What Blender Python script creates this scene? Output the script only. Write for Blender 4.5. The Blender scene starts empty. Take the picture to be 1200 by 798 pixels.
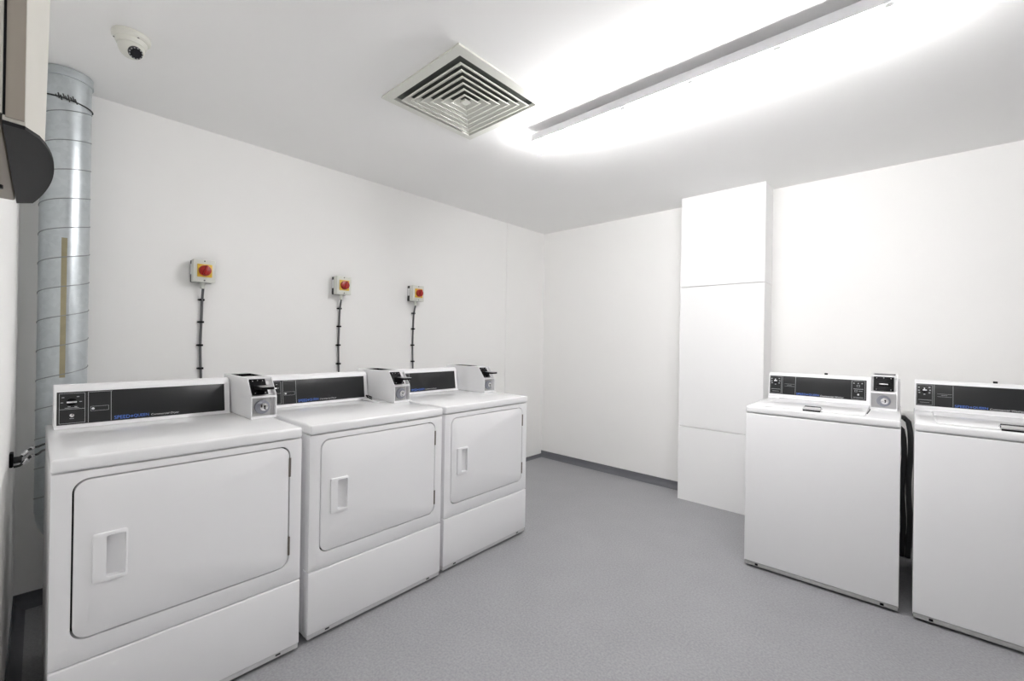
import bpy, bmesh, math, random
from mathutils import Vector, Matrix
random.seed(7)
scene = bpy.context.scene
COL = scene.collection
PI = math.pi

# ------------------------------------------------------------------ materials
def nt(name):
    m = bpy.data.materials.new(name); m.use_nodes = True
    t = m.node_tree; b = t.nodes['Principled BSDF']
    return m, t, b

def mat(name, col, rough=0.5, metal=0.0, spec=0.5, var=0.03, scale=40.0, bump=0.0, bscale=200.0, coat=0.0):
    """Principled with a fine procedural colour variation and optional bump."""
    m, t, b = nt(name)
    N, L = t.nodes, t.links
    tc = N.new('ShaderNodeTexCoord')
    nz = N.new('ShaderNodeTexNoise'); nz.inputs['Scale'].default_value = scale; nz.inputs['Detail'].default_value = 3
    L.new(tc.outputs['Object'], nz.inputs['Vector'])
    mx = N.new('ShaderNodeMix'); mx.data_type = 'RGBA'
    lo = tuple(max(0, c*(1-var)) for c in col); hi = tuple(min(1, c*(1+var)) for c in col)
    mx.inputs[6].default_value = (*lo, 1); mx.inputs[7].default_value = (*hi, 1)
    L.new(nz.outputs['Fac'], mx.inputs[0]); L.new(mx.outputs[2], b.inputs['Base Color'])
    b.inputs['Roughness'].default_value = rough; b.inputs['Metallic'].default_value = metal
    b.inputs['Specular IOR Level'].default_value = spec
    b.inputs['Coat Weight'].default_value = coat; b.inputs['Coat Roughness'].default_value = 0.05
    if bump:
        nb = N.new('ShaderNodeTexNoise'); nb.inputs['Scale'].default_value = bscale; nb.inputs['Detail'].default_value = 4
        L.new(tc.outputs['Object'], nb.inputs['Vector'])
        bp = N.new('ShaderNodeBump'); bp.inputs['Strength'].default_value = bump; bp.inputs['Distance'].default_value = 0.002
        L.new(nb.outputs['Fac'], bp.inputs['Height']); L.new(bp.outputs['Normal'], b.inputs['Normal'])
    return m

M = {}
M['wall'] = mat('white_wall_paint', (0.925, 0.921, 0.908), 0.6, spec=0.25, var=0.008, scale=3, bump=0.06, bscale=160)
M['board'] = mat('white_board_paint', (0.90, 0.90, 0.898), 0.5, spec=0.25, var=0.006, scale=3, bump=0.03, bscale=120)
M['ceil'] = mat('white_ceiling_paint', (0.93, 0.929, 0.922), 0.8, spec=0.2, var=0.008, scale=3, bump=0.05, bscale=140)
M['enamel'] = mat('white_enamel', (0.86, 0.86, 0.87), 0.22, var=0.008, scale=6, bump=0.012, bscale=90)
M['top'] = mat('white_enamel_worktop', (0.87, 0.873, 0.88), 0.14, var=0.006, scale=6)
M['plastic'] = mat('white_plastic', (0.87, 0.87, 0.88), 0.3, var=0.01)
M['shade_and_seal'] = mat('dark_grey_shade_and_seal', (0.022, 0.022, 0.024), 0.8, spec=.2)
M['black'] = mat('black_plastic', (0.006, 0.006, 0.007), 0.45, spec=.12)
M['matt_black'] = mat('matt_black', (0.004, 0.004, 0.004), 1.0, spec=0.0)
M['panel'] = mat('smoked_black_panel', (0.012, 0.013, 0.014), 0.33, spec=0.48, var=0.02)
M['line'] = mat('pale_grey_print', (0.42, 0.43, 0.44), 0.4)
M['white_print'] = mat('white_print', (0.75, 0.75, 0.76), 0.4)
M['blue'] = mat('blue_print', (0.10, 0.22, 0.74), 0.4)
M['chrome'] = mat('chrome', (0.72, 0.72, 0.73), 0.14, metal=1.0, var=0.02)
M['steel'] = mat('brushed_steel', (0.52, 0.52, 0.53), 0.35, metal=1.0, var=0.08, scale=120)
M['lock'] = mat('blue_grey_lock_metal', (0.30, 0.31, 0.35), 0.3, metal=0.7, var=0.05)
M['hinge'] = mat('brown_hinge_metal', (0.20, 0.18, 0.155), 0.45, metal=0.4, var=0.1)
M['kick_light'] = mat('pale_base_metal', (0.64, 0.64, 0.645), 0.5, var=0.03)
M['kick'] = mat('grey_base_metal', (0.42, 0.42, 0.42), 0.5, var=0.05)
M['skirt'] = mat('grey_vinyl_skirting', (0.145, 0.148, 0.165), 0.45, var=0.05, scale=60)
M['vent'] = mat('cream_vent_paint', (0.74, 0.745, 0.69), 0.4, var=0.015)
M['void'] = mat('dark_duct_void', (0.10, 0.11, 0.10), 0.8, var=0.5, scale=12)
M['cream'] = mat('cream_plastic', (0.60, 0.585, 0.53), 0.45, var=0.02)
M['brown'] = mat('taupe_casing_and_shade', (0.33, 0.295, 0.25), 0.5, var=0.03)  # casing tone, with shade on the unit's end face put into it
M['tray'] = mat('charcoal_plastic', (0.013, 0.013, 0.014), 0.6, spec=.25, var=0.1)
M['switch_grey'] = mat('light_grey_enclosure', (0.70, 0.71, 0.66), 0.4, var=0.02)
M['dark_grey'] = mat('dark_grey_plastic', (0.035, 0.036, 0.038), 0.5)
M['yellow'] = mat('yellow_plate', (0.83, 0.56, 0.06), 0.4)
M['red'] = mat('red_knob', (0.36, 0.012, 0.008), 0.3)
M['cable'] = mat('grey_cable', (0.12, 0.12, 0.125), 0.5)
M['cctv'] = mat('pale_camera_housing', (0.70, 0.70, 0.64), 0.3, var=0.01)
M['glass'] = mat('black_lens_glass', (0.006, 0.006, 0.008), 0.08)
M['tan_streak'] = mat('tan_strip_colour', (0.33, 0.29, 0.18), 0.5, var=0.2, scale=25)
M['wood'] = mat('dark_door_veneer', (0.045, 0.03, 0.022), 0.5, var=0.3, scale=8)
M['batten'] = mat('white_batten_metal', (0.80, 0.80, 0.82), 0.35)
M['clip'] = mat('clear_clip_plastic', (0.78, 0.78, 0.78), 0.2)

# floor: speckled safety vinyl
m, t, b = nt('grey_safety_vinyl')
N, L = t.nodes, t.links
tc = N.new('ShaderNodeTexCoord')
n1 = N.new('ShaderNodeTexNoise'); n1.inputs['Scale'].default_value = 110; n1.inputs['Detail'].default_value = 2
n2 = N.new('ShaderNodeTexNoise'); n2.inputs['Scale'].default_value = 5; n2.inputs['Detail'].default_value = 5
v1 = N.new('ShaderNodeTexVoronoi'); v1.inputs['Scale'].default_value = 120
for q in (n1, n2, v1): L.new(tc.outputs['Object'], q.inputs['Vector'])
r1 = N.new('ShaderNodeValToRGB'); r1.color_ramp.elements[0].position = .3; r1.color_ramp.elements[1].position = .7
r1.color_ramp.elements[0].color = (.285, .287, .299, 1); r1.color_ramp.elements[1].color = (.375, .377, .391, 1)
L.new(n1.outputs['Fac'], r1.inputs['Fac'])
r2 = N.new('ShaderNodeValToRGB'); r2.color_ramp.elements[0].position = .35; r2.color_ramp.elements[1].position = .7
r2.color_ramp.elements[0].color = (.97, .97, .97, 1); r2.color_ramp.elements[1].color = (1.02, 1.02, 1.02, 1)
L.new(n2.outputs['Fac'], r2.inputs['Fac'])
mm = N.new('ShaderNodeMix'); mm.data_type = 'RGBA'; mm.blend_type = 'MULTIPLY'; mm.inputs[0].default_value = 1
L.new(r1.outputs['Color'], mm.inputs[6]); L.new(r2.outputs['Color'], mm.inputs[7])
r3 = N.new('ShaderNodeValToRGB'); r3.color_ramp.elements[0].position = .0; r3.color_ramp.elements[1].position = .09
r3.color_ramp.elements[0].color = (1, 1, 1, 1); r3.color_ramp.elements[1].color = (0, 0, 0, 1)
L.new(v1.outputs['Distance'], r3.inputs['Fac'])
m3 = N.new('ShaderNodeMix'); m3.data_type = 'RGBA'; m3.inputs[7].default_value = (.5, .5, .51, 1)
L.new(r3.outputs['Color'], m3.inputs[0]); L.new(mm.outputs[2], m3.inputs[6])
L.new(m3.outputs[2], b.inputs['Base Color'])
b.inputs['Roughness'].default_value = 0.42; b.inputs['Specular IOR Level'].default_value = 0.4
bp = N.new('ShaderNodeBump'); bp.inputs['Strength'].default_value = .12; bp.inputs['Distance'].default_value = .001
L.new(n1.outputs['Fac'], bp.inputs['Height']); L.new(bp.outputs['Normal'], b.inputs['Normal'])
M['floor'] = m

# galvanised sheet: spangle
m, t, b = nt('galvanised_sheet')
N, L = t.nodes, t.links
tc = N.new('ShaderNodeTexCoord'); vo = N.new('ShaderNodeTexVoronoi'); vo.inputs['Scale'].default_value = 55
nz = N.new('ShaderNodeTexNoise'); nz.inputs['Scale'].default_value = 9; nz.inputs['Detail'].default_value = 4
L.new(tc.outputs['Object'], vo.inputs['Vector']); L.new(tc.outputs['Object'], nz.inputs['Vector'])
rr = N.new('ShaderNodeValToRGB'); rr.color_ramp.elements[0].color = (.47, .51, .53, 1); rr.color_ramp.elements[1].color = (.62, .66, .68, 1)
sp = N.new('ShaderNodeSeparateColor'); L.new(vo.outputs['Color'], sp.inputs['Color'])
mx = N.new('ShaderNodeMath'); mx.operation = 'MULTIPLY_ADD'; mx.inputs[1].default_value = .35
L.new(sp.outputs[0], mx.inputs[0]); L.new(nz.outputs['Fac'], mx.inputs[2])
L.new(mx.outputs[0], rr.inputs['Fac']); L.new(rr.outputs['Color'], b.inputs['Base Color'])
b.inputs['Metallic'].default_value = .85
mr = N.new('ShaderNodeMath'); mr.operation = 'MULTIPLY_ADD'; mr.inputs[1].default_value = .15; mr.inputs[2].default_value = .27
L.new(nz.outputs['Fac'], mr.inputs[0]); L.new(mr.outputs[0], b.inputs['Roughness'])
M['galv'] = m
M['galv_dark'] = mat('galvanised_seam', (.28, .30, .31), .45, metal=.7)

# lamp diffuser
def lamp_mat(name, strength):
    m, t, b = nt(name)
    N, L = t.nodes, t.links
    tc = N.new('ShaderNodeTexCoord'); wv = N.new('ShaderNodeTexWave'); wv.inputs['Scale'].default_value = 60
    L.new(tc.outputs['Object'], wv.inputs['Vector'])
    mp = N.new('ShaderNodeMapRange'); mp.inputs[3].default_value = strength*.94; mp.inputs[4].default_value = strength*1.06
    L.new(wv.outputs['Fac'], mp.inputs[0])
    b.inputs['Base Color'].default_value = (.9, .9, .9, 1)
    b.inputs['Emission Color'].default_value = (1.0, .985, .985, 1)
    ge = N.new('ShaderNodeNewGeometry'); sx = N.new('ShaderNodeSeparateXYZ'); L.new(ge.outputs['True Normal'], sx.inputs[0])
    ab = N.new('ShaderNodeMath'); ab.operation = 'ABSOLUTE'; L.new(sx.outputs['Z'], ab.inputs[0])
    sd = N.new('ShaderNodeMapRange'); sd.inputs[1].default_value = 0; sd.inputs[2].default_value = 1; sd.inputs[3].default_value = 1.7; sd.inputs[4].default_value = .42
    L.new(ab.outputs[0], sd.inputs[0])
    ml = N.new('ShaderNodeMath'); ml.operation = 'MULTIPLY'; L.new(mp.outputs[0], ml.inputs[0]); L.new(sd.outputs[0], ml.inputs[1])
    L.new(ml.outputs[0], b.inputs['Emission Strength'])
    b.inputs['Roughness'].default_value = .3
    return m
M['lamp'] = lamp_mat('lit_prismatic_diffuser', 36.0)
M['lamp_end'] = lamp_mat('lit_end_cap', 26.0)

# ------------------------------------------------------------------ mesh builder
class MB:
    def __init__(self): self.bm = bmesh.new()
    def add(self, tmp):
        me = bpy.data.meshes.new('tmp'); tmp.to_mesh(me); tmp.free()
        self.bm.from_mesh(me); bpy.data.meshes.remove(me)
    def box(self, x0, x1, y0, y1, z0, z1, bev=0.0, seg=2, mtx=None):
        t = bmesh.new(); bmesh.ops.create_cube(t, size=1)
        for v in t.verts:
            v.co = Vector(((x0+x1)/2+v.co.x*(x1-x0), (y0+y1)/2+v.co.y*(y1-y0), (z0+z1)/2+v.co.z*(z1-z0)))
        if bev: bmesh.ops.bevel(t, geom=list(t.edges), offset=bev, segments=seg, profile=.5, affect='EDGES')
        if mtx: bmesh.ops.transform(t, matrix=mtx, verts=t.verts)
        self.add(t); return self
    def hexa(self, pts, bev=0.0, seg=2):
        """pts: 4 bottom then 4 top corners, same turn."""
        t = bmesh.new(); v = [t.verts.new(p) for p in pts]
        for f in ((0,1,2,3),(4,5,6,7),(0,1,5,4),(1,2,6,5),(2,3,7,6),(3,0,4,7)): t.faces.new([v[i] for i in f])
        bmesh.ops.recalc_face_normals(t, faces=t.faces)
        if bev: bmesh.ops.bevel(t, geom=list(t.edges), offset=bev, segments=seg, profile=.5, affect='EDGES')
        self.add(t); return self
    def cyl(self, p0, p1, r, seg=24, r2=None, bev=0.0):
        p0, p1 = Vector(p0), Vector(p1); d = p1-p0
        t = bmesh.new()
        bmesh.ops.create_cone(t, cap_ends=True, segments=seg, radius1=r, radius2=r if r2 is None else r2, depth=d.length)
        if bev:
            eds = [e for e in t.edges if abs(e.verts[0].co.z-e.verts[1].co.z) < 1e-6]
            bmesh.ops.bevel(t, geom=eds, offset=bev, segments=2, profile=.5, affect='EDGES')
        q = d.to_track_quat('Z', 'Y')
        bmesh.ops.transform(t, matrix=Matrix.Translation((p0+p1)/2) @ q.to_matrix().to_4x4(), verts=t.verts)
        self.add(t); return self
    def ball(self, c, r, seg=24, sx=1, sy=1, sz=1):
        t = bmesh.new(); bmesh.ops.create_uvsphere(t, u_segments=seg, v_segments=seg//2, radius=r)
        for v in t.verts: v.co = Vector((c[0]+v.co.x*sx, c[1]+v.co.y*sy, c[2]+v.co.z*sz))
        self.add(t); return self
    def prism(self, prof, x0, x1, bev=0.0, seg=2):
        """(y,z) outline extruded along x."""
        t = bmesh.new()
        a = [t.verts.new((x0, y, z)) for y, z in prof]; b_ = [t.verts.new((x1, y, z)) for y, z in prof]
        n = len(prof)
        t.faces.new(a); t.faces.new(b_)
        for i in range(n): t.faces.new((a[i], a[(i+1) % n], b_[(i+1) % n], b_[i]))
        bmesh.ops.recalc_face_normals(t, faces=t.faces)
        if bev: bmesh.ops.bevel(t, geom=list(t.edges), offset=bev, segments=seg, profile=.5, affect='EDGES')
        self.add(t); return self
    def zprism(self, outline, z0, z1, top=None):
        """(x,y) outline extruded along z; top: outline at z1 when different."""
        t = bmesh.new(); top = top or outline
        a = [t.verts.new((x, y, z0)) for x, y in outline]; b_ = [t.verts.new((x, y, z1)) for x, y in top]
        n = len(outline); t.faces.new(a); t.faces.new(b_)
        for i in range(n): t.faces.new((a[i], a[(i+1) % n], b_[(i+1) % n], b_[i]))
        bmesh.ops.recalc_face_normals(t, faces=t.faces); self.add(t); return self
    def tube(self, pts, r, seg=12, cap=True):
        pts = [Vector(p) for p in pts]; t = bmesh.new(); rings = []; up = None
        for i, p in enumerate(pts):
            d = (pts[min(i+1, len(pts)-1)]-pts[max(i-1, 0)]).normalized()
            if up is None:
                up = d.orthogonal().normalized()
            up = (up-d*up.dot(d)).normalized(); w = d.cross(up)
            rr = r[i] if isinstance(r, (list, tuple)) else r
            rings.append([t.verts.new(p+(up*math.cos(a)+w*math.sin(a))*rr) for a in [2*PI*k/seg for k in range(seg)]])
        for A, B in zip(rings, rings[1:]):
            for k in range(seg): t.faces.new((A[k], A[(k+1) % seg], B[(k+1) % seg], B[k]))
        if cap: t.faces.new(rings[0]); t.faces.new(rings[-1])
        bmesh.ops.recalc_face_normals(t, faces=t.faces); self.add(t); return self
    def lathe(self, prof, c=(0, 0, 0), seg=40, mtx=None):
        """(r,z) profile turned about z."""
        t = bmesh.new(); rings = []
        for r, z in prof:
            rings.append([t.verts.new((r*math.cos(2*PI*k/seg), r*math.sin(2*PI*k/seg), z)) for k in range(seg)])
        for A, B in zip(rings, rings[1:]):
            for k in range(seg): t.faces.new((A[k], A[(k+1) % seg], B[(k+1) % seg], B[k]))
        t.faces.new(rings[0]); t.faces.new(rings[-1])
        bmesh.ops.remove_doubles(t, verts=t.verts, dist=1e-6)
        bmesh.ops.recalc_face_normals(t, faces=t.faces)
        mt = Matrix.Translation(c) @ (mtx or Matrix.Identity(4))
        bmesh.ops.transform(t, matrix=mt, verts=t.verts); self.add(t); return self
    def plate(self, o, y0, y1, ro=0.0, hole=None, rh=0.0, bev=0.0):
        """upright plate in the x-z plane (o = x0,x1,z0,z1), rounded corners, optional rounded hole."""
        def loop(rc, rad):
            x0, x1, z0, z1 = rc; rad = max(rad, 1e-4); out = []
            for cx, cz, a0 in ((x1-rad, z1-rad, 0), (x0+rad, z1-rad, 90), (x0+rad, z0+rad, 180), (x1-rad, z0+rad, 270)):
                for k in range(9):
                    a = math.radians(a0+k*90/8); out.append((cx+rad*math.cos(a), cz+rad*math.sin(a)))
            return out
        t = bmesh.new(); O = loop(o, ro); n = len(O)
        of = [t.verts.new((x, y0, z)) for x, z in O]; ob = [t.verts.new((x, y1, z)) for x, z in O]
        for i in range(n): t.faces.new((of[i], of[(i+1) % n], ob[(i+1) % n], ob[i]))
        if hole:
            H = loop(hole, rh)
            hf = [t.verts.new((x, y0, z)) for x, z in H]; hb = [t.verts.new((x, y1, z)) for x, z in H]
            for i in range(n):
                j = (i+1) % n
                t.faces.new((hf[i], hf[j], hb[j], hb[i])); t.faces.new((of[i], of[j], hf[j], hf[i])); t.faces.new((ob[i], ob[j], hb[j], hb[i]))
        else:
            t.faces.new(of); t.faces.new(ob)
        bmesh.ops.recalc_face_normals(t, faces=t.faces)
        if bev:
            fs = set(of)
            eds = [e for e in t.edges if e.verts[0] in fs and e.verts[1] in fs and len(e.link_faces) == 2
                   and abs(e.link_faces[0].normal.dot(e.link_faces[1].normal)) < .5]
            bmesh.ops.bevel(t, geom=eds, offset=bev, segments=2, profile=.5, affect='EDGES')
        self.add(t); return self
    def build(self, name, material, parent=None, smooth=35, loc=None, rotz=0.0):
        me = bpy.data.meshes.new(name)
        bmesh.ops.remove_doubles(self.bm, verts=self.bm.verts, dist=1e-7)
        self.bm.to_mesh(me); self.bm.free()
        me.materials.append(M[material])
        for p in me.polygons: p.use_smooth = True
        try: me.set_sharp_from_angle(angle=math.radians(smooth))
        except Exception: pass
        o = bpy.data.objects.new(name, me); COL.objects.link(o)
        if parent: o.parent = parent
        if loc: o.location = loc
        o.rotation_euler.z = rotz
        return o

def tag(o, label, cat, group=None):
    o['label'] = label; o['category'] = cat
    if group: o['group'] = group
    return o
def thing(name, label, cat, loc, rotz=0.0, group=None):
    o = bpy.data.objects.new(name, None); o.empty_display_size = .1; COL.objects.link(o)
    o.location = loc; o.rotation_euler.z = rotz
    return tag(o, label, cat, group)
def struct(o):
    o['kind'] = 'structure'; return o
def lab(o, s):
    o['label'] = s; return o
def kids(o): return [c for c in bpy.data.objects if c.parent == o]
def dup(o, loc, rotz, label, parent=None):
    c = o.copy(); COL.objects.link(c)
    if parent: c.parent = parent
    else:
        c.location = loc; c.rotation_euler.z = rotz; c['label'] = label
    for k in kids(o): dup(k, None, None, None, c)
    return c

# ------------------------------------------------------------------ room
H = 2.406; YC = -3.77; XD = 5.6
def S(name, m, *a, **k): return struct(MB().box(*a, **k).build(name, m))
S('floor', 'floor', -.12, XD+.12, YC-.12, .12, -.1, 0)
S('ceiling', 'ceil', -.12, XD+.12, YC-.12, .12, H, H+.1)
wl = MB().box(-.12, 0, YC-.12, .12, 0, H); wl.box(0, .005, -.592, 0, 0, H)
struct(wl.build('wall_left', 'wall'))
S('wall_right', 'wall', 0, XD, 0, .12, 0, H)
S('wall_near', 'wall', 0, XD, YC-.12, YC, 0, H)
S('wall_behind', 'wall', XD, XD+.12, YC-.12, .12, 0, H)
# coved vinyl skirting
def cove(name, p0, p1, n):
    """p0->p1 along the foot of a wall, n = direction into the room."""
    p0, p1, n = Vector(p0), Vector(p1), Vector(n); sh = .062
    prof = [(0, 0), (0, sh), (.004, sh)]
    for k in range(7):
        a = math.radians(k*90/6); prof.append((.004+.034*(1-math.cos(a)), .036*(1-math.sin(a))+.0015))
    prof.append((.038, 0))
    t = bmesh.new()
    A = [t.verts.new(p0+n*d+Vector((0, 0, z))) for d, z in prof]; B = [t.verts.new(p1+n*d+Vector((0, 0, z))) for d, z in prof]
    k = len(prof); t.faces.new(A); t.faces.new(B)
    for i in range(k): t.faces.new((A[i], A[(i+1) % k], B[(i+1) % k], B[i]))
    bmesh.ops.recalc_face_normals(t, faces=t.faces)
    q = MB(); q.add(t); return struct(q.build(name, 'skirt'))
BX0, BX1, BD = 1.581, 2.181, .219
cove('baseboard_left', (.0, YC, 0), (.0, 0, 0), (1, 0, 0))
rb = cove('baseboard_right', (0, 0, 0), (BX0, 0, 0), (0, -1, 0))
cove('baseboard_right_end', (BX1, 0, 0), (XD, 0, 0), (0, -1, 0))
cove('baseboard_near', (0.0, YC, 0), (XD, YC, 0), (0, 1, 0))
# boxed-in riser on the right wall: three boards with fine joints
q = MB()
q.box(BX0+.003, BX1-.003, -BD+.022, 0, 0, H)
for z0, z1 in ((0.0, .5815), (.5865, 1.6873), (1.6927, H)):
    q.box(BX0, BX1, -BD, -.002, z0, z1, bev=.0012, seg=1)
struct(q.build('trim_1', 'board'))
# unseen door added behind the camera for its dark reflection in the panels
d1 = S('added_dark_door', 'wood', XD-.03, XD-.001, -3.35, -2.35, 0.004, 2.05)
fr = MB(); fr.box(XD-.04, XD-.001, -3.43, -3.35, 0, 2.13); fr.box(XD-.04, XD-.001, -2.35, -2.27, 0, 2.13); fr.box(XD-.04, XD-.001, -3.35, -2.35, 2.05, 2.13)
struct(fr.build('trim_2', 'board'))

# ------------------------------------------------------------------ lettering
def text_mesh(mb, s, u0, u1, z0, h, P, shear=0.0, off=.0008):
    """text fitted between u0 and u1 at height h on surface P(u,z,offset)."""
    cu = bpy.data.curves.new('lettering', 'FONT'); cu.body = s; cu.size = 1; cu.extrude = 0; cu.shear = shear
    cu.resolution_u = 3
    ob = bpy.data.objects.new('lettering', cu); COL.objects.link(ob)
    dg = bpy.context.evaluated_depsgraph_get(); dg.update()
    me = bpy.data.meshes.new_from_object(ob.evaluated_get(dg))
    bpy.data.objects.remove(ob); bpy.data.curves.remove(cu)
    xs = [v.co.x for v in me.vertices]; ys = [v.co.y for v in me.vertices]
    a, b_, c, d = min(xs), max(xs), min(ys), max(ys)
    for v in me.vertices:
        v.co = P(u0+(v.co.x-a)/(b_-a)*(u1-u0), z0+(v.co.y-c)/(d-c)*h, off)
    mb.bm.from_mesh(me); bpy.data.meshes.remove(me)

def pquad(mb, P, u0, u1, z0, z1, t0, t1, bev=0.0):
    """thin block lying on surface P between offsets t0..t1."""
    mb.hexa([P(u0, z0, t0), P(u1, z0, t0), P(u1, z1, t0), P(u0, z1, t0), P(u0, z0, t1), P(u1, z0, t1), P(u1, z1, t1), P(u0, z1, t1)], bev)
def pframe(mb, P, u0, u1, z0, z1, w=.0012, t=.0007):
    for a in ((u0, u1, z0, z0+w), (u0, u1, z1-w, z1), (u0, u0+w, z0, z1), (u1-w, u1, z0, z1)): pquad(mb, P, *a, 0, t)

def logo(parent, P, u0, u1, z0, h, second, su0, su1):
    q = MB(); w = u1-u0; gap = w*.115
    text_mesh(q, 'SPEED', u0, u0+(w-gap)/2, z0, h, P)
    text_mesh(q, 'QUEEN', u1-(w-gap)/2, u1, z0, h, P)
    cu, cz, r = (u0+u1)/2, z0+h/2, h*.36                        # small open diamond between the words
    t = bmesh.new()
    for k in range(4):
        a, b_ = k*PI/2, (k+1)*PI/2
        vs = [P(cu+R*math.cos(x), cz+R*math.sin(x), .0008) for R, x in ((r, a), (r, b_), (r*.45, b_), (r*.45, a))]
        t.faces.new([t.verts.new(v) for v in vs])
    q.add(t)
    lab(q.build('logo', 'blue', parent), 'blue maker lettering')
    q = MB(); text_mesh(q, second, su0, su1, z0+h*.02, h*.72, P, shear=.2)
    lab(q.build('lettering', 'white_print', parent), 'small white lettering')

# ------------------------------------------------------------------ coin box
def coin_box(parent, u0, u1, vf, vt, vb, z0, zb, z1, slide):
    """cash box: upright lower front with a lock pocket, leaning upper front with the coin mechanism."""
    root = MB(); ck = .004
    prof = [(vf, z0), (vf, zb), (vt, z1), (vb, z1), (vb, z0)]
    root.prism(prof, u0, u0+ck, bev=.0012, seg=1); root.prism(prof, u1-ck, u1, bev=.0012, seg=1)
    k = (vt-vf)/(z1-zb)
    root.prism([(vf+.03, z0), (vf+.03, zb), (vt+.012, z1-.008), (vb-.002, z1-.008), (vb-.002, z0)], u0+ck, u1-ck)
    root.box(u0+ck, u1-ck, vf+.001, vf+.035, z0, z0+.011)
    root.prism([(vf+.001, zb-.005), (vf+.001+k*.004, zb+.004), (vf+.04, zb+.004), (vf+.04, zb-.005)], u0+ck, u1-ck)
    # top cap with an opening
    root.box(u0+ck, u1-ck, vt+.001, vb-.001, z1-.012, z1)
    hs = root.build('coin_box', 'enamel', parent)
    q = MB().box(u0+ck+.006, u1-ck-.006, vt+.10, vb-.075, z1-.006, z1+.0004); lab(q.build('top_opening', 'matt_black', hs), 'black opening in the top')
    w = u1-u0
    # black coin mechanism on the leaning face
    def P(u, z, off): return Vector((u, vf+(z-zb)*k+.008-off, z))
    q = MB(); a, b_, c, d = u0+(.008 if slide else .013), u1-(.030 if slide else .015), zb+.008, z1-.006
    pquad(q, P, a, b_, c, d, -.006, .004, .002)
    cm = q.build('coin_mechanism', 'black', hs)
    for (x, z) in ((a+.012, d-.008), (b_-.012, d-.008), ((a+b_)/2, d-.006), (a+.012, c+.008), (b_-.012, c+.008)):
        MB().cyl(P(x, z, .003), P(x, z, .0055), .0022, 10).build('screw', 'chrome', cm)
    zc = (c+d)/2
    if slide:
        q = MB(); x0, x1 = a+.012, b_+.004
        q.hexa([P(x0, zc-.010, 0), P(x1, zc-.010, 0), P(x1, zc+.006, 0), P(x0, zc+.006, 0)] +
               [Vector((x, vf-.045, z)) for x, z in ((x0+.006, zc-.006), (x1, zc-.006), (x1, zc+.004), (x0+.006, zc+.004))], .002)
        sl = q.build('coin_slide', 'black', cm)
        q = MB().box(x0+.008, x1-.001, vf-.050, vf+.02, zc+.0045, zc+.007, bev=.001)
        lab(q.build('slide_edge', 'steel', sl), 'steel coin tray edge')
    else:
        q = MB(); pquad(q, P, a+.012, b_-.012, zc-.010, zc+.008, .003, .012, .003); sl = q.build('coin_slide', 'black', cm)
        q = MB(); pquad(q, P, a+.024, b_-.024, zc-.002, zc+.001, .012, .0135); q.build('coin_slot', 'steel', sl)
    # lock pocket
    lp = MB().box(u0+ck, u1-(.020 if slide else ck), vf+.012, vf+.029, z0+.011, zb-.005).build('lock_plate', 'steel' if not slide else 'kick', hs)
    cx, cz, R = (u0+u1)/2-(.006 if slide else 0), (z0+zb)/2+.003, min(.030, (zb-z0)*.36)
    q = MB().cyl((cx, vf+.013, cz), (cx, vf+.002, cz), R, 32, bev=.0015); lk = q.build('lock', 'lock', lp)
    q = MB().cyl((cx+R*.15, vf+.004, cz), (cx+R*.15, vf-.004, cz), R*.56, 28, bev=.001); co = q.build('lock_core', 'chrome', lk)
    kz = MB()
    kz.cyl((cx+R*.22, vf-.0035, cz+.003), (cx+R*.22, vf-.0046, cz+.003), R*.13, 12); kz.box(cx+R*.16, cx+R*.28, vf-.0046, vf-.0035, cz-.010, cz+.002)
    kz.build('keyhole', 'black', lk)
    return hs

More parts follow.
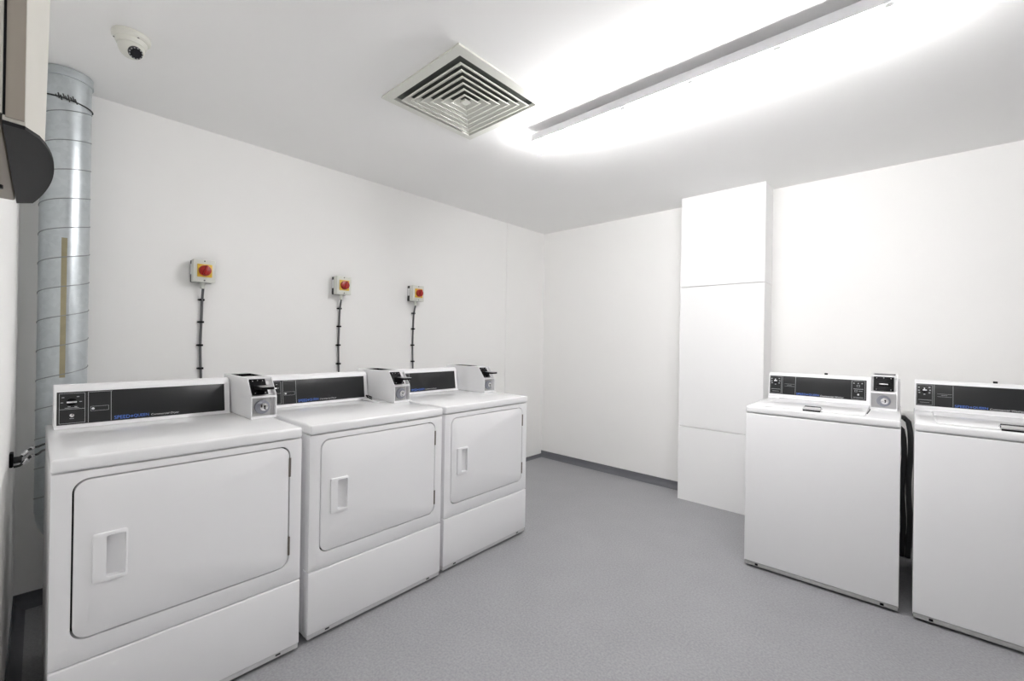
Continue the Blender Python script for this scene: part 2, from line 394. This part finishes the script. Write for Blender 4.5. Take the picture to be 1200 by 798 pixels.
# ------------------------------------------------------------------ tumble dryer (local x = width, y = depth, z = up)
W = .683
DRY = 'white coin dryers along the left wall'
def make_dryer(label, loc, rotz, extra=False):
    t = thing('tumble_dryer', label, 'dryer', loc, rotz, DRY)
    MB().box(0, W, .046, .711, .018, .842, bev=.003).build('cabinet', 'enamel', t)
    MB().plate((0, W, .2885, .842), 0, .047, .004, (.043, .640, .35, .82), .038, bev=.002).build('front_panel', 'enamel', t)
    kp = MB().box(0, W, -.002, .047, .034, .2845, bev=.004, seg=3).build('kick_panel', 'enamel', t)
    q = MB().box(.002, W-.002, .003, .05, .014, .0335, bev=.002); br = q.build('base_rail', 'kick_light', t)
    for u in (.075, W-.085): MB().box(u, u+.018, .0022, .004, .0215, .028).build('slot', 'dark_grey', br)
    MB().box(.041, .642, .030, .0455, .348, .822).build('door_gap_shade', 'shade_and_seal', t)  # dark sheet behind the door, puts shade into the gap around it
    dr = MB().plate((.0476, .6354, .3546, .8154), -.001, .026, .035, (.1155, .1625, .5135, .6415), .006, bev=.002).build('door', 'enamel', t)
    # recessed pull
    h = MB().plate((.087, .1655, .504, .650), -.007, .003, .007, (.117, .161, .515, .640), .006, bev=.002)
    tt = bmesh.new()
    v = [tt.verts.new(p) for p in ((.117, .001, .515), (.161, .001, .515), (.161, .001, .640), (.117, .001, .640), (.117, .025, .515), (.161, .008, .515), (.161, .008, .640), (.117, .025, .640))]
    for f in ((4, 5, 6, 7), (0, 1, 5, 4), (2, 3, 7, 6), (3, 0, 4, 7), (1, 2, 6, 5)): tt.faces.new([v[i] for i in f])
    bmesh.ops.recalc_face_normals(tt, faces=tt.faces); h.add(tt)
    h.build('handle', 'plastic', dr)
    for z0, z1 in ((.700, .772), (.396, .466)):
        q = MB().cyl((.6385, -.001, z0), (.6385, -.001, z1), .0042, 10); q.box(.6365, .6405, -.002, .012, z0, z1)
        lab(q.build('hinge', 'hinge', t), 'dull brown metal hinge')
    MB().box(-.001, W+.001, -.006, .711, .8455, .886, bev=.009, seg=4).build('worktop', 'top', t)
    for u in (.06, W-.06):
        for y in (.07, .64): MB().cyl((u, y, 0), (u, y, .02), .022, 16).build('foot', 'black', t)
    # control console
    cons = MB().prism([(.548, .886), (.560, .893), (.578, 1.028), (.590, 1.044), (.612, 1.048), (.705, 1.040), (.705, .886)], .018, .583, bev=.002).build('console', 'plastic', t)
    kk = (.578-.560)/(1.028-.893)
    def P(u, z, off): return Vector((u, .560+(z-.893)*kk-off, z))
    q = MB(); pquad(q, P, .025, .562, .899, 1.021, -.004, .0012, .001); pn = q.build('control_panel', 'panel', cons)
    def P2(u, z, off): return P(u, z, .0012+off)
    q = MB(); pframe(q, P2, .031, .101, .904, 1.016); pquad(q, P2, .031, .101, .956, .9572, 0, .0007)
    pquad(q, P2, .109, .1104, .902, 1.018, 0, .0007); pquad(q, P2, .174, .1754, .902, 1.018, 0, .0007)
    pframe(q, P2, .116, .168, .944, .962, .0009)
    pquad(q, P2, .112, .178, 1.0165, 1.018, 0, .0007)
    for du, dz in ((-.022, .017), (.018, .018), (-.025, -.002), (.025, -.001), (-.006, -.018), (.012, -.019)):
        pquad(q, P2, .064+du-.004, .064+du+.003, .984+dz-.0012, .984+dz+.0012, 0, .0007)
    pquad(q, P2, .046, .084, .9605, .9620, 0, .0007); pquad(q, P2, .059, .071, .9205, .9225, 0, .0007)
    q.build('panel_lines', 'line', pn)
    # start dial, round button, lamp, dial ticks
    a0 = P2(.064, .984, 0); a1 = P2(.064, .984, .008)
    kb = MB().cyl(a0, a1, .0145, 24, bev=.001); kn = lab(kb.build('selector_dial', 'black', pn), 'black selector dial')
    q = MB(); pquad(q, P2, .050, .078, .9805, .9875, .008, .016, .002); q.build('dial_grip', 'chrome', kn)
    q = MB().cyl(P2(.065, .934, 0), P2(.065, .934, .008), .0085, 20, r2=.0065, bev=.001); q.build('start_button', 'chrome', pn)
    q = MB().cyl(P2(.123, .953, 0), P2(.123, .953, .003), .0042, 14); q.build('indicator_lamp', 'white_print', pn)
    logo(pn, P2, .184, .290, .905, .0135, 'Commercial Dryer', .298, .392)
    coin_box(t, .592, .694, .300, .362, .700, .8865, .981, 1.060, True)
    if extra:
        q = MB().hexa([(.535, .375, .8866), (.60, .375, .8866), (.60, .53, .8866), (.535, .53, .8866),
                       (.535, .375, .8905), (.60, .375, .8915), (.60, .53, .8905), (.535, .53, .9005)], .0008, 1)
        lp = lab(q.build('loose_plate', 'plastic', t), 'thin white plate lying by the coin box')
        q = MB().tube([(.555, .47, .897), (.545, .50, .905), (.553, .525, .912), (.575, .535, .906), (.585, .520, .899)], .0035, 8)
        lab(q.build('wire_end', 'black', lp), 'short black wire end')
    return t

d_par = ((1.1852, -3.6776, .0082), (1.1679, -2.958, .023), (1.1357, -2.2426, .0211))
labs = ('white tumble dryer nearest the metal duct, at the front of the row, with black panel',
        'middle white tumble dryer of three, loose plate lying beside its coin box',
        'white tumble dryer at the far end of the row, nearest the room corner')
for (d, y, a), s, i in zip(d_par, labs, range(3)):
    make_dryer(s, (d, y, 0), PI/2+a, i == 1)

# ------------------------------------------------------------------ top-load washers
WW = .651
WSH = 'white top-loading coin washers on the right'
def make_washer(label, loc, rotz, hoses=False):
    t = thing('washing_machine', label, 'washing machine', loc, rotz, WSH)
    MB().box(0, WW, .02, .711, .018, .857, bev=.004).build('cabinet', 'enamel', t)
    MB().box(0, WW, 0, .022, .034, .857, bev=.004, seg=3).build('front_panel', 'enamel', t)
    br = MB().box(.003, WW-.003, .003, .05, .012, .0335, bev=.002).build('base_rail', 'kick', t)
    for u in (.055, .585): MB().box(u, u+.014, .0022, .004, .017, .028).build('slot', 'black', br)
    for u in (.06, WW-.06):
        for y in (.08, .64): MB().cyl((u, y, 0), (u, y, .02), .022, 16).build('foot', 'black', t)
    MB().box(-.001, WW+.001, -.004, .711, .8605, .8975, bev=.010, seg=4).build('top_cover', 'top', t)
    ld = MB().box(.070, .520, .030, .520, .8965, .9045, bev=.005, seg=3).build('lid', 'top', t)
    q = MB().hexa([(.262, .010, .905), (.345, .010, .905), (.345, .075, .9075), (.262, .075, .9075),
                   (.266, .008, .912), (.341, .008, .912), (.338, .075, .920), (.268, .075, .920)], .002)
    lh = lab(q.build('lid_handle', 'chrome', ld), 'chrome lid handle')
    MB().box(.266, .341, .012, .026, .898, .906).build('handle_shade_block', 'black', lh)  # black block standing in for shade under the lid handle
    q = MB()
    for u in (.522,): q.tube([(u, .50, .898), (u+.003, .40, .8985), (u+.003, .28, .8985), (u, .15, .898)], .0022, 6)
    q.build('lid_gasket', 'shade_and_seal', t)
    cons = MB().prism([(.530, .8975), (.545, .906), (.563, 1.046), (.572, 1.058), (.590, 1.062), (.705, 1.055), (.705, .8975)], .001, WW-.004, bev=.002).build('console', 'plastic', t)
    kk = (.563-.545)/(1.046-.906)
    def P(u, z, off): return Vector((u, .545+(z-.906)*kk-off, z))
    q = MB(); pquad(q, P, .007, .500, .925, 1.042, -.004, .0012, .001); pn = q.build('control_panel', 'panel', cons)
    def P2(u, z, off): return P(u, z, .0012+off)
    q = pl_ = MB(); pframe(q, P2, .010, .072, .930, 1.038, .0011)
    pquad(q, P2, .0775, .0788, .928, 1.040, 0, .0007); pquad(q, P2, .149, .1503, .928, 1.040, 0, .0007)
    pquad(q, P2, .090, .145, .992, .993, 0, .0007); pquad(q, P2, .090, .145, .978, .979, 0, .0007); pquad(q, P2, .105, .128, .985, .9862, 0, .0007)
    pframe(q, P2, .431, .494, .931, 1.037, .0014)
    pquad(q, P2, .016, .068, .955, .957, 0, .0007); pquad(q, P2, .022, .060, .942, .9435, 0, .0007)
    kn = MB().cyl(P2(.040, 1.008, 0), P2(.040, 1.008, .009), .0125, 24, bev=.001).build('selector_dial', 'black', pn)
    q = MB(); pquad(q, P2, .033, .050, 1.006, 1.0135, .009, .016, .002); pquad(q, P2, .0375, .0425, 1.006, 1.022, .009, .013, .001); gr = q.build('dial_grip', 'white_print', kn)
    q = pl_
    for du, dz in ((-.022, .014), (-.022, -.002), (-.020, -.014), (.020, .016), (.022, .001), (.020, -.013), (0, -.022)):
        pquad(q, P2, .040+du-.0035, .040+du+.0035, 1.008+dz-.0025, 1.008+dz+.0025, 0, .0007)
    # status column beside the coin box
    for u in (.442, .462, .480): pquad(q, P2, u-.003, u+.003, 1.020, 1.025, 0, .0007)
    pframe(q, P2, .455, .470, 1.002, 1.013, .0015)
    pquad(q, P2, .440, .486, .988, .9905, 0, .0007); pframe(q, P2, .446, .458, .972, .983, .0015); pquad(q, P2, .464, .482, .977, .979, 0, .0007)
    pquad(q, P2, .440, .486, .940, .942, 0, .0007)
    q.build('panel_lines', 'line', pn)
    MB().cyl(P2(.463, .957, 0), P2(.463, .957, .003), .005, 14).build('indicator_lamp', 'white_print', pn)
    logo(pn, P2, .156, .274, .9285, .0125, 'Commercial Washer', .281, .396)
    MB().cyl((.303, .60, 1.056), (.303, .60, 1.072), .0085, 16, bev=.001).build('top_lock', 'black', cons)
    if hoses:  # added behind the first washer to turn the gap beside it dark
        for u, v_, z1 in ((.636, .765, .93), (.664, .772, .90), (.692, .768, .95)):
            pts = [(u-.05, .712, z1-.12), (u-.03, v_-.01, z1-.125), (u-.008, v_, z1-.15), (u, v_, z1-.2)]+[(u+.004*math.sin(k*.9), v_, (z1-.2)*(1-k/12)+.002*(k/12)) for k in range(1, 13)]
            lab(MB().tube(pts, .0135, 10).build('gap_dark_hose', 'dark_grey', t), 'dark hose added to darken the gap')
    coin_box(t, .524, .636, .375, .425, .700, .8976, .993, 1.082, False)
    return t
make_washer('white top-loading washer beside the boxed-in riser, its coin box in full view', (2.270, -1.0033, 0), .0128, True)
make_washer('white top-loading washer at the right edge of the photo, cut off by the frame', (2.9673, -.9973, 0), 0.0)

# ------------------------------------------------------------------ isolator switches and their cables
ISO = 'isolator switches above the dryers'; CAB = 'clipped cables above the dryers'
def make_isolator(label, y, zc):
    t = thing('isolator_switch', label, 'switch', (0, y, zc), PI/2, ISO)     # local x along the wall, -y out of it
    bs = MB().box(-.050, .050, -.034, -.0005, -.060, .060, bev=.003).build('back_box', 'dark_grey', t)
    q = MB().box(-.0505, -.0495, -.030, -.006, -.018, .040); lab(q.build('side_label', 'white_print', bs), 'white strip on the side')
    ld = MB().box(-.0515, .0515, -.082, -.033, -.0615, .0615, bev=.003).build('cover', 'switch_grey', t)
    for x, z in ((0, .053), (0, -.052)): MB().cyl((x, -.081, z), (x, -.0835, z), .0035, 12).build('screw', 'dark_grey', ld)
    yp = MB().plate((-.034, .034, -.034, .036), -.088, -.081, .003, bev=.001).build('yellow_plate', 'yellow', t)
    kn = MB().cyl((0, -.087, .001), (0, -.108, .001), .030, 32, r2=.027, bev=.002); kb = kn.build('rotary_knob', 'red', t)
    MB().box(-.0065, .0065, -.120, -.106, -.025, .027, bev=.003, mtx=Matrix.Translation((0, 0, .001)) @ Matrix.Rotation(.25, 4, 'Y')).build('knob_grip', 'red', kb)
    q = MB().cyl((0, -.040, -.059), (0, -.040, -.075), .013, 8); q.cyl((0, -.040, -.075), (0, -.040, -.095), .010, 20)
    lab(q.build('cable_gland', 'switch_grey', t), 'pale grey cable gland')
    return t
def make_cable(label, y, z0, z1, clips, sway):
    t = thing('power_cable', label, 'cable', (0, y, z0), 0, CAB)
    n = 16; pts = []
    for k in range(n+1):
        f = k/n; x = .010 if f < .84 else .010+(.040-.010)*((f-.84)/.16)**1.5
        pts.append((x, sway*math.sin(f*9.0)*(1-f*.7), (z1-z0)*f))
    MB().tube(pts, .0064, 10).build('sheath', 'cable', t)
    for c in clips:
        f = (c-z0)/(z1-z0); yy = sway*math.sin(f*9.0)*(1-f*.7)
        q = MB().box(.0005, .021, yy-.0115, yy+.0115, c-z0-.0055, c-z0+.0055, bev=.002); q.cyl((.006, yy-.015, c-z0), (.016, yy-.015, c-z0), .0045, 10)
        q.build('clip', 'black', t)
    return t
iso = (( -3.092, 1.600, 'isolator switch with red knob above the nearest dryer, leftmost of the three'),
       ( -2.292, 1.604, 'isolator switch with red knob in the middle of the three on the wall'),
       ( -1.680, 1.606, 'isolator switch with red knob nearest the room corner, above the far dryer'))
cl = ('grey clipped cable dropping from the leftmost isolator switch to the nearest dryer',
      'grey clipped cable dropping from the middle isolator switch to the middle dryer',
      'grey clipped cable dropping from the isolator switch nearest the room corner')
for (y, z, s), c in zip(iso, cl):
    make_isolator(s, y, z)
    make_cable(c, y+.003, .86, z-.085, [z-.085-k for k in (.07, .195, .325, .455, .60)], .004)

# ------------------------------------------------------------------ galvanised duct in the near corner
DX, DY, DR = .150, -3.632, .080
t = thing('spiral_duct', 'galvanised spiral duct rising to the ceiling in the left corner', 'duct', (DX, DY, .0))
q = MB()
zt_, zb_ = H-.001, .46
path = [(0, 0, zt_), (0, 0, 1.8), (0, 0, 1.2), (0, 0, zb_)]
q.tube(path, DR, 48)
dp = q.build('pipe', 'galv', t)
path = [(0, 0, zb_+.02)] + [(0, .12*(1-math.cos(a)), zb_-.12*math.sin(a)) for a in [k*PI/2/10 for k in range(11)]] + [(0, .9, zb_-.12)]
el = MB().tube(path, DR*.985, 40).build('elbow', 'galv', t)
q = MB(); pitch = .128; n = 40; z = zt_-.12; pts = []
k = 0
while True:
    a = 2*PI*k/n+2.2; zz = zb_+.01+pitch*k/n
    if zz > zt_-.10: break
    pts.append(((DR+.0003)*math.cos(a), (DR+.0003)*math.sin(a), zz)); k += 1
q.tube(pts, .0022, 6)
q.build('spiral_seam', 'galv_dark', t)
q = MB().cyl((0, 0, zt_-.034), (0, 0, zt_-.002), DR+.004, 48); q.cyl((0, 0, zt_-.040), (0, 0, zt_-.034), DR+.006, 48)
q.build('top_collar', 'galv', t)
q = MB()
ring = [((DR+.003)*math.cos(a), (DR+.003)*math.sin(a), zt_-.135-.010*math.sin(a*1+.5)) for a in [k*2*PI/48 for k in range(49)]]
q.tube(ring, .0028, 6)
for k in range(9):
    a = -.45+k*.09; q.tube([((DR+.004)*math.cos(a), (DR+.004)*math.sin(a), zt_-.130+.008*(k % 2)), ((DR+.009)*math.cos(a+.06), (DR+.009)*math.sin(a+.06), zt_-.140-.006*(k % 3))], .0022, 6)
lab(q.build('wire_tie', 'dark_grey', t), 'twisted dark wire tie')
q = MB()
a0 = math.radians(-2)
for sgn in (0,):
    pr = [((DR+d)*math.cos(a0+da), (DR+d)*math.sin(a0+da)) for d, da in ((-.004, -.11), (.0006, -.11), (.0010, 0), (.0006, .11), (-.004, .11))]
    q.zprism(pr, 1.05, 1.66)  # narrow tan strip down the front of the duct
lab(q.build('tan_strip', 'tan_streak', t), 'tan vertical streak')

# gas tap and twin pipes behind the nearest dryer
t = thing('pipe_tap', 'dark tap with twin pipes on the wall behind the nearest dryer', 'tap', (.64, YC, .80))
MB().box(-.020, .020, .0005, .010, -.028, .022, bev=.003).build('bracket', 'black', t)
vb = MB().cyl((0, .010, -.006), (0, .030, -.006), .012, 16, bev=.002).build('valve_body', 'dark_grey', t)
for dz, dx in ((.014, -.030), (-.010, -.004)):
    q = MB().tube([(dx, .010, dz-.020), (dx, .024, dz-.018), (dx-.002, .034, dz-.010), (dx-.010, .044, dz+.002), (dx-.030, .054, dz+.006), (dx-.10, .068, dz-.004), (-.20, .080, dz-.010), (-.23, .10, dz-.010), (-.235, .125, dz-.010)], .0042, 10)
    lp_ = lab(q.build('pipe', 'dark_grey', t), 'thin dark pipe')
    for p0, p1, r_ in (((dx-.001, .030, dz-.014), (dx-.009, .043, dz+.001), .0068), ((dx-.020, .050, dz+.005), (dx-.034, .055, dz+.006), .0068)):
        MB().cyl(p0, p1, r_, 10, bev=.001).build('fitting', 'chrome', lp_)

# ------------------------------------------------------------------ cream wall unit beside the camera
X0, X1, ZB, ZT, YW = 1.69, 2.155, 1.489, 2.06, YC
t = thing('wall_unit', 'cream curved wall unit with a black underside at the upper left edge', 'wall unit', (0, YC, ZB))
def bow(dmax, x0=X0, x1=X1, flat=.034, n=20):
    pts = [(x1, flat)]
    end = .036
    for k in range(n+1):
        f = k/n; x = x1-.004-(x1-x0-.006)*f
        d = .052+(dmax-.052)*math.sin(PI*min(1, f*1.02)**.72)**.8 if 0 < f < 1 else (.052 if f == 0 else end)
        pts.append((x, d))
    pts.append((x0, flat)); return pts
cs = MB().box(X0+.006, X1-.004, .0005, .0325, .002, ZT-ZB, bev=.003).build('rear_casing', 'brown', t)
q = MB().zprism(bow(.0685), .004, ZT-ZB, bow(.0765)); cv = q.build('cover', 'cream', t)
q = MB().zprism(bow(.079), -.001, .0035); lab(q.build('base_tray', 'tray', t), 'black underside tray')
for x in (2.04, 1.81): MB().cyl((x, .016, .004), (x, .016, -.004), .006, 10).build('bolt', 'dark_grey', cs)
lab(MB().box(X1-.004, X1+.0006, .012, .0338, .012, ZT-ZB-.004).build('edge_trim', 'cream', cs), 'cream edge strip')
MB().box(X1-.003, X1+.0008, .0360, .0515, .008, ZT-ZB-.004).build('shaded_end_panel', 'brown', cv)  # brown face standing in for shade on the cover's end
q = MB().box(X1-.002, X1+.0015, .0340, .0362, .01, ZT-ZB-.01); lab(q.build('seam', 'black', cs), 'dark seam along the casing')

# ------------------------------------------------------------------ ceiling vent
VX, VY, VH = 1.355, -2.325, .285
t = thing('ceiling_vent', 'square cream ceiling vent with nested slats', 'vent', (VX, VY, H))
def frustum(q, h0, z0, h1, z1, th=.0022):
    a = [(-1, -1), (1, -1), (1, 1), (-1, 1)]
    tt = bmesh.new()
    A = [tt.verts.new((x*h0, y*h0, z0)) for x, y in a]; B = [tt.verts.new((x*h1, y*h1, z1)) for x, y in a]
    A2 = [tt.verts.new((x*(h0-th), y*(h0-th), z0+th*.6)) for x, y in a]; B2 = [tt.verts.new((x*(h1-th), y*(h1-th), z1+th*.6)) for x, y in a]
    for i in range(4):
        j = (i+1) % 4
        tt.faces.new((A[i], A[j], B[j], B[i])); tt.faces.new((A2[i], A2[j], B2[j], B2[i]))
        tt.faces.new((A[i], A[j], A2[j], A2[i])); tt.faces.new((B[i], B[j], B2[j], B2[i]))
    bmesh.ops.recalc_face_normals(tt, faces=tt.faces); q.add(tt)
q = MB()
# outer flange: sloping rim
frustum(q, VH, -.012, VH-.004, -.0005, .003)
tt = bmesh.new()
a = [(-1, -1), (1, -1), (1, 1), (-1, 1)]
A = [tt.verts.new((x*VH, y*VH, -.012)) for x, y in a]; B = [tt.verts.new((x*.243, y*.243, -.016)) for x, y in a]; C_ = [tt.verts.new((x*.238, y*.238, -.001)) for x, y in a]
for i in range(4):
    j = (i+1) % 4; tt.faces.new((A[i], A[j], B[j], B[i])); tt.faces.new((B[i], B[j], C_[j], C_[i]))
bmesh.ops.recalc_face_normals(tt, faces=tt.faces); q.add(tt)
q.build('frame', 'vent', t)
MB().box(-.240, .240, -.240, .240, -.0012, -.0004).build('void', 'void', t)
for k in range(7):
    h0 = .216-k*.033
    q = MB()
    h1 = h0-.030
    if h1 > .004:
        frustum(q, h0, -.019, h1, -.003)
        q2 = bmesh.new(); ho, hi_ = h0+.0015, h0-.0055
        ra = [[q2.verts.new((x*h_, y*h_, z_)) for x, y in a] for h_, z_ in ((ho, -.0215), (hi_, -.0215), (hi_, -.0185), (ho, -.0185))]
        for A_, B_ in zip(ra, ra[1:]+ra[:1]):
            for i in range(4): q2.faces.new((A_[i], A_[(i+1) % 4], B_[(i+1) % 4], B_[i]))
        bmesh.ops.recalc_face_normals(q2, faces=q2.faces); q.add(q2)
    else: q.zprism([(x*h0, y*h0) for x, y in a], -.020, -.012)
    q.build('louvre', 'vent', t)

# ------------------------------------------------------------------ fluorescent batten
GAP = .022                     # the batten sits on short stems just off the ceiling
LX0, LX1, LY = 1.382, 3.14, -1.823
t = thing('strip_light', 'long lit fluorescent batten hung just below the ceiling', 'light', ((LX0+LX1)/2, LY, H-GAP))
L2 = (LX1-LX0)/2
sp_ = MB().box(-L2+.012, L2-.012, -.055, .055, -.043, -.0005, bev=.002).build('batten', 'batten', t)
prof = []
for k in range(17):
    a = math.radians(k*180/16); prof.append((.043*math.cos(a), -.058-.024*math.sin(a)**.8))
prof = [(.043, -.041)]+prof+[(-.043, -.041)]
lab(MB().prism(prof, -L2+.022, L2-.022).build('diffuser', 'lamp', t), 'glowing white diffuser')
for s in (-1, 1):
    pe = [(y*1.02, z*1.0 if z > -.06 else z-.001) for y, z in prof]
    MB().prism(pe, *(sorted((s*(L2-.022), s*L2))), bev=.002).build('end_cap', 'lamp_end', t)
for x in (-.6, .6):
    MB().cyl((x, 0, -.002), (x, 0, GAP-.0005), .008, 12).build('stem', 'batten', t)
for x in (-.63, -.315, 0.0, .315, .63):
    for y0, y1 in ((-.0475, -.0425), (.0425, .0475)): MB().box(x-.014, x+.014, y0, y1, -.054, -.040, bev=.001).build('clip', 'batten', t)

# ------------------------------------------------------------------ dome camera
t = thing('dome_camera', 'small cream dome camera on the ceiling near the duct', 'security camera', (.705, -3.475, H))
bs = MB().lathe([(0.0001, -.001), (.058, -.001), (.060, -.006), (.058, -.018), (.052, -.024), (.0001, -.026)]).build('base', 'cctv', t)
for k in range(3):
    a = k*2*PI/3+.3; MB().cyl((.050*math.cos(a), .050*math.sin(a), -.020), (.050*math.cos(a), .050*math.sin(a), -.0245), .0035, 10).build('screw', 'dark_grey', bs)
MB().lathe([(.0001, -.022), (.049, -.024), (.047, -.036), (.044, -.042), (.0001, -.044)]).build('collar', 'cctv', t)
ey = MB().ball((0, 0, -.048), .041, 32).build('eyeball', 'cctv', t)
vd = Vector((.62, .22, -.60)).normalized(); c0 = Vector((0, 0, -.048))
q = MB().cyl(c0+vd*.030, c0+vd*.044, .0225, 28, bev=.001); lr = q.build('lens_ring', 'dark_grey', ey)
q = MB().cyl(c0+vd*.043, c0+vd*.0455, .0175, 24); q.build('lens', 'glass', lr)
q = MB(); sx = vd.orthogonal().normalized(); sy = vd.cross(sx)
for k in range(12):
    a = k*PI/6; p = c0+(sx*math.cos(a)+sy*math.sin(a))*.0198+vd*.0435; q.cyl(p, p+vd*.0012, .0022, 8)
q.build('infrared_lamps', 'steel', lr)

# ------------------------------------------------------------------ camera, world, view
cam = bpy.data.cameras.new('camera'); co = bpy.data.objects.new('camera', cam); COL.objects.link(co)
F = 508.9
cam.sensor_width = 36; cam.lens = F*36/1200; cam.clip_start = .02; cam.clip_end = 60
yaw, pitch, roll = math.radians(-42.5987), math.radians(.1115), math.radians(.8891)
f = Vector((math.sin(yaw)*math.cos(pitch), math.cos(yaw)*math.cos(pitch), math.sin(pitch)))
r = Vector((math.cos(yaw), -math.sin(yaw), 0)); u = r.cross(f)
r2 = r*math.cos(roll)+u*math.sin(roll); u2 = -r*math.sin(roll)+u*math.cos(roll)
mt = Matrix((r2, u2, -f)).transposed().to_4x4(); mt.translation = (2.95217, -3.70284, 1.23858)
co.matrix_world = mt
scene.camera = co
w = bpy.data.worlds.new('world'); scene.world = w; w.use_nodes = True
w.node_tree.nodes['Background'].inputs[0].default_value = (.05, .05, .05, 1)
scene.view_settings.view_transform = 'Standard'; scene.view_settings.look = 'None'
scene.view_settings.gamma = 1; scene.view_settings.use_curve_mapping = False
scene.view_settings.exposure = 1.12
scene.cycles.max_bounces = 16; scene.cycles.diffuse_bounces = 12
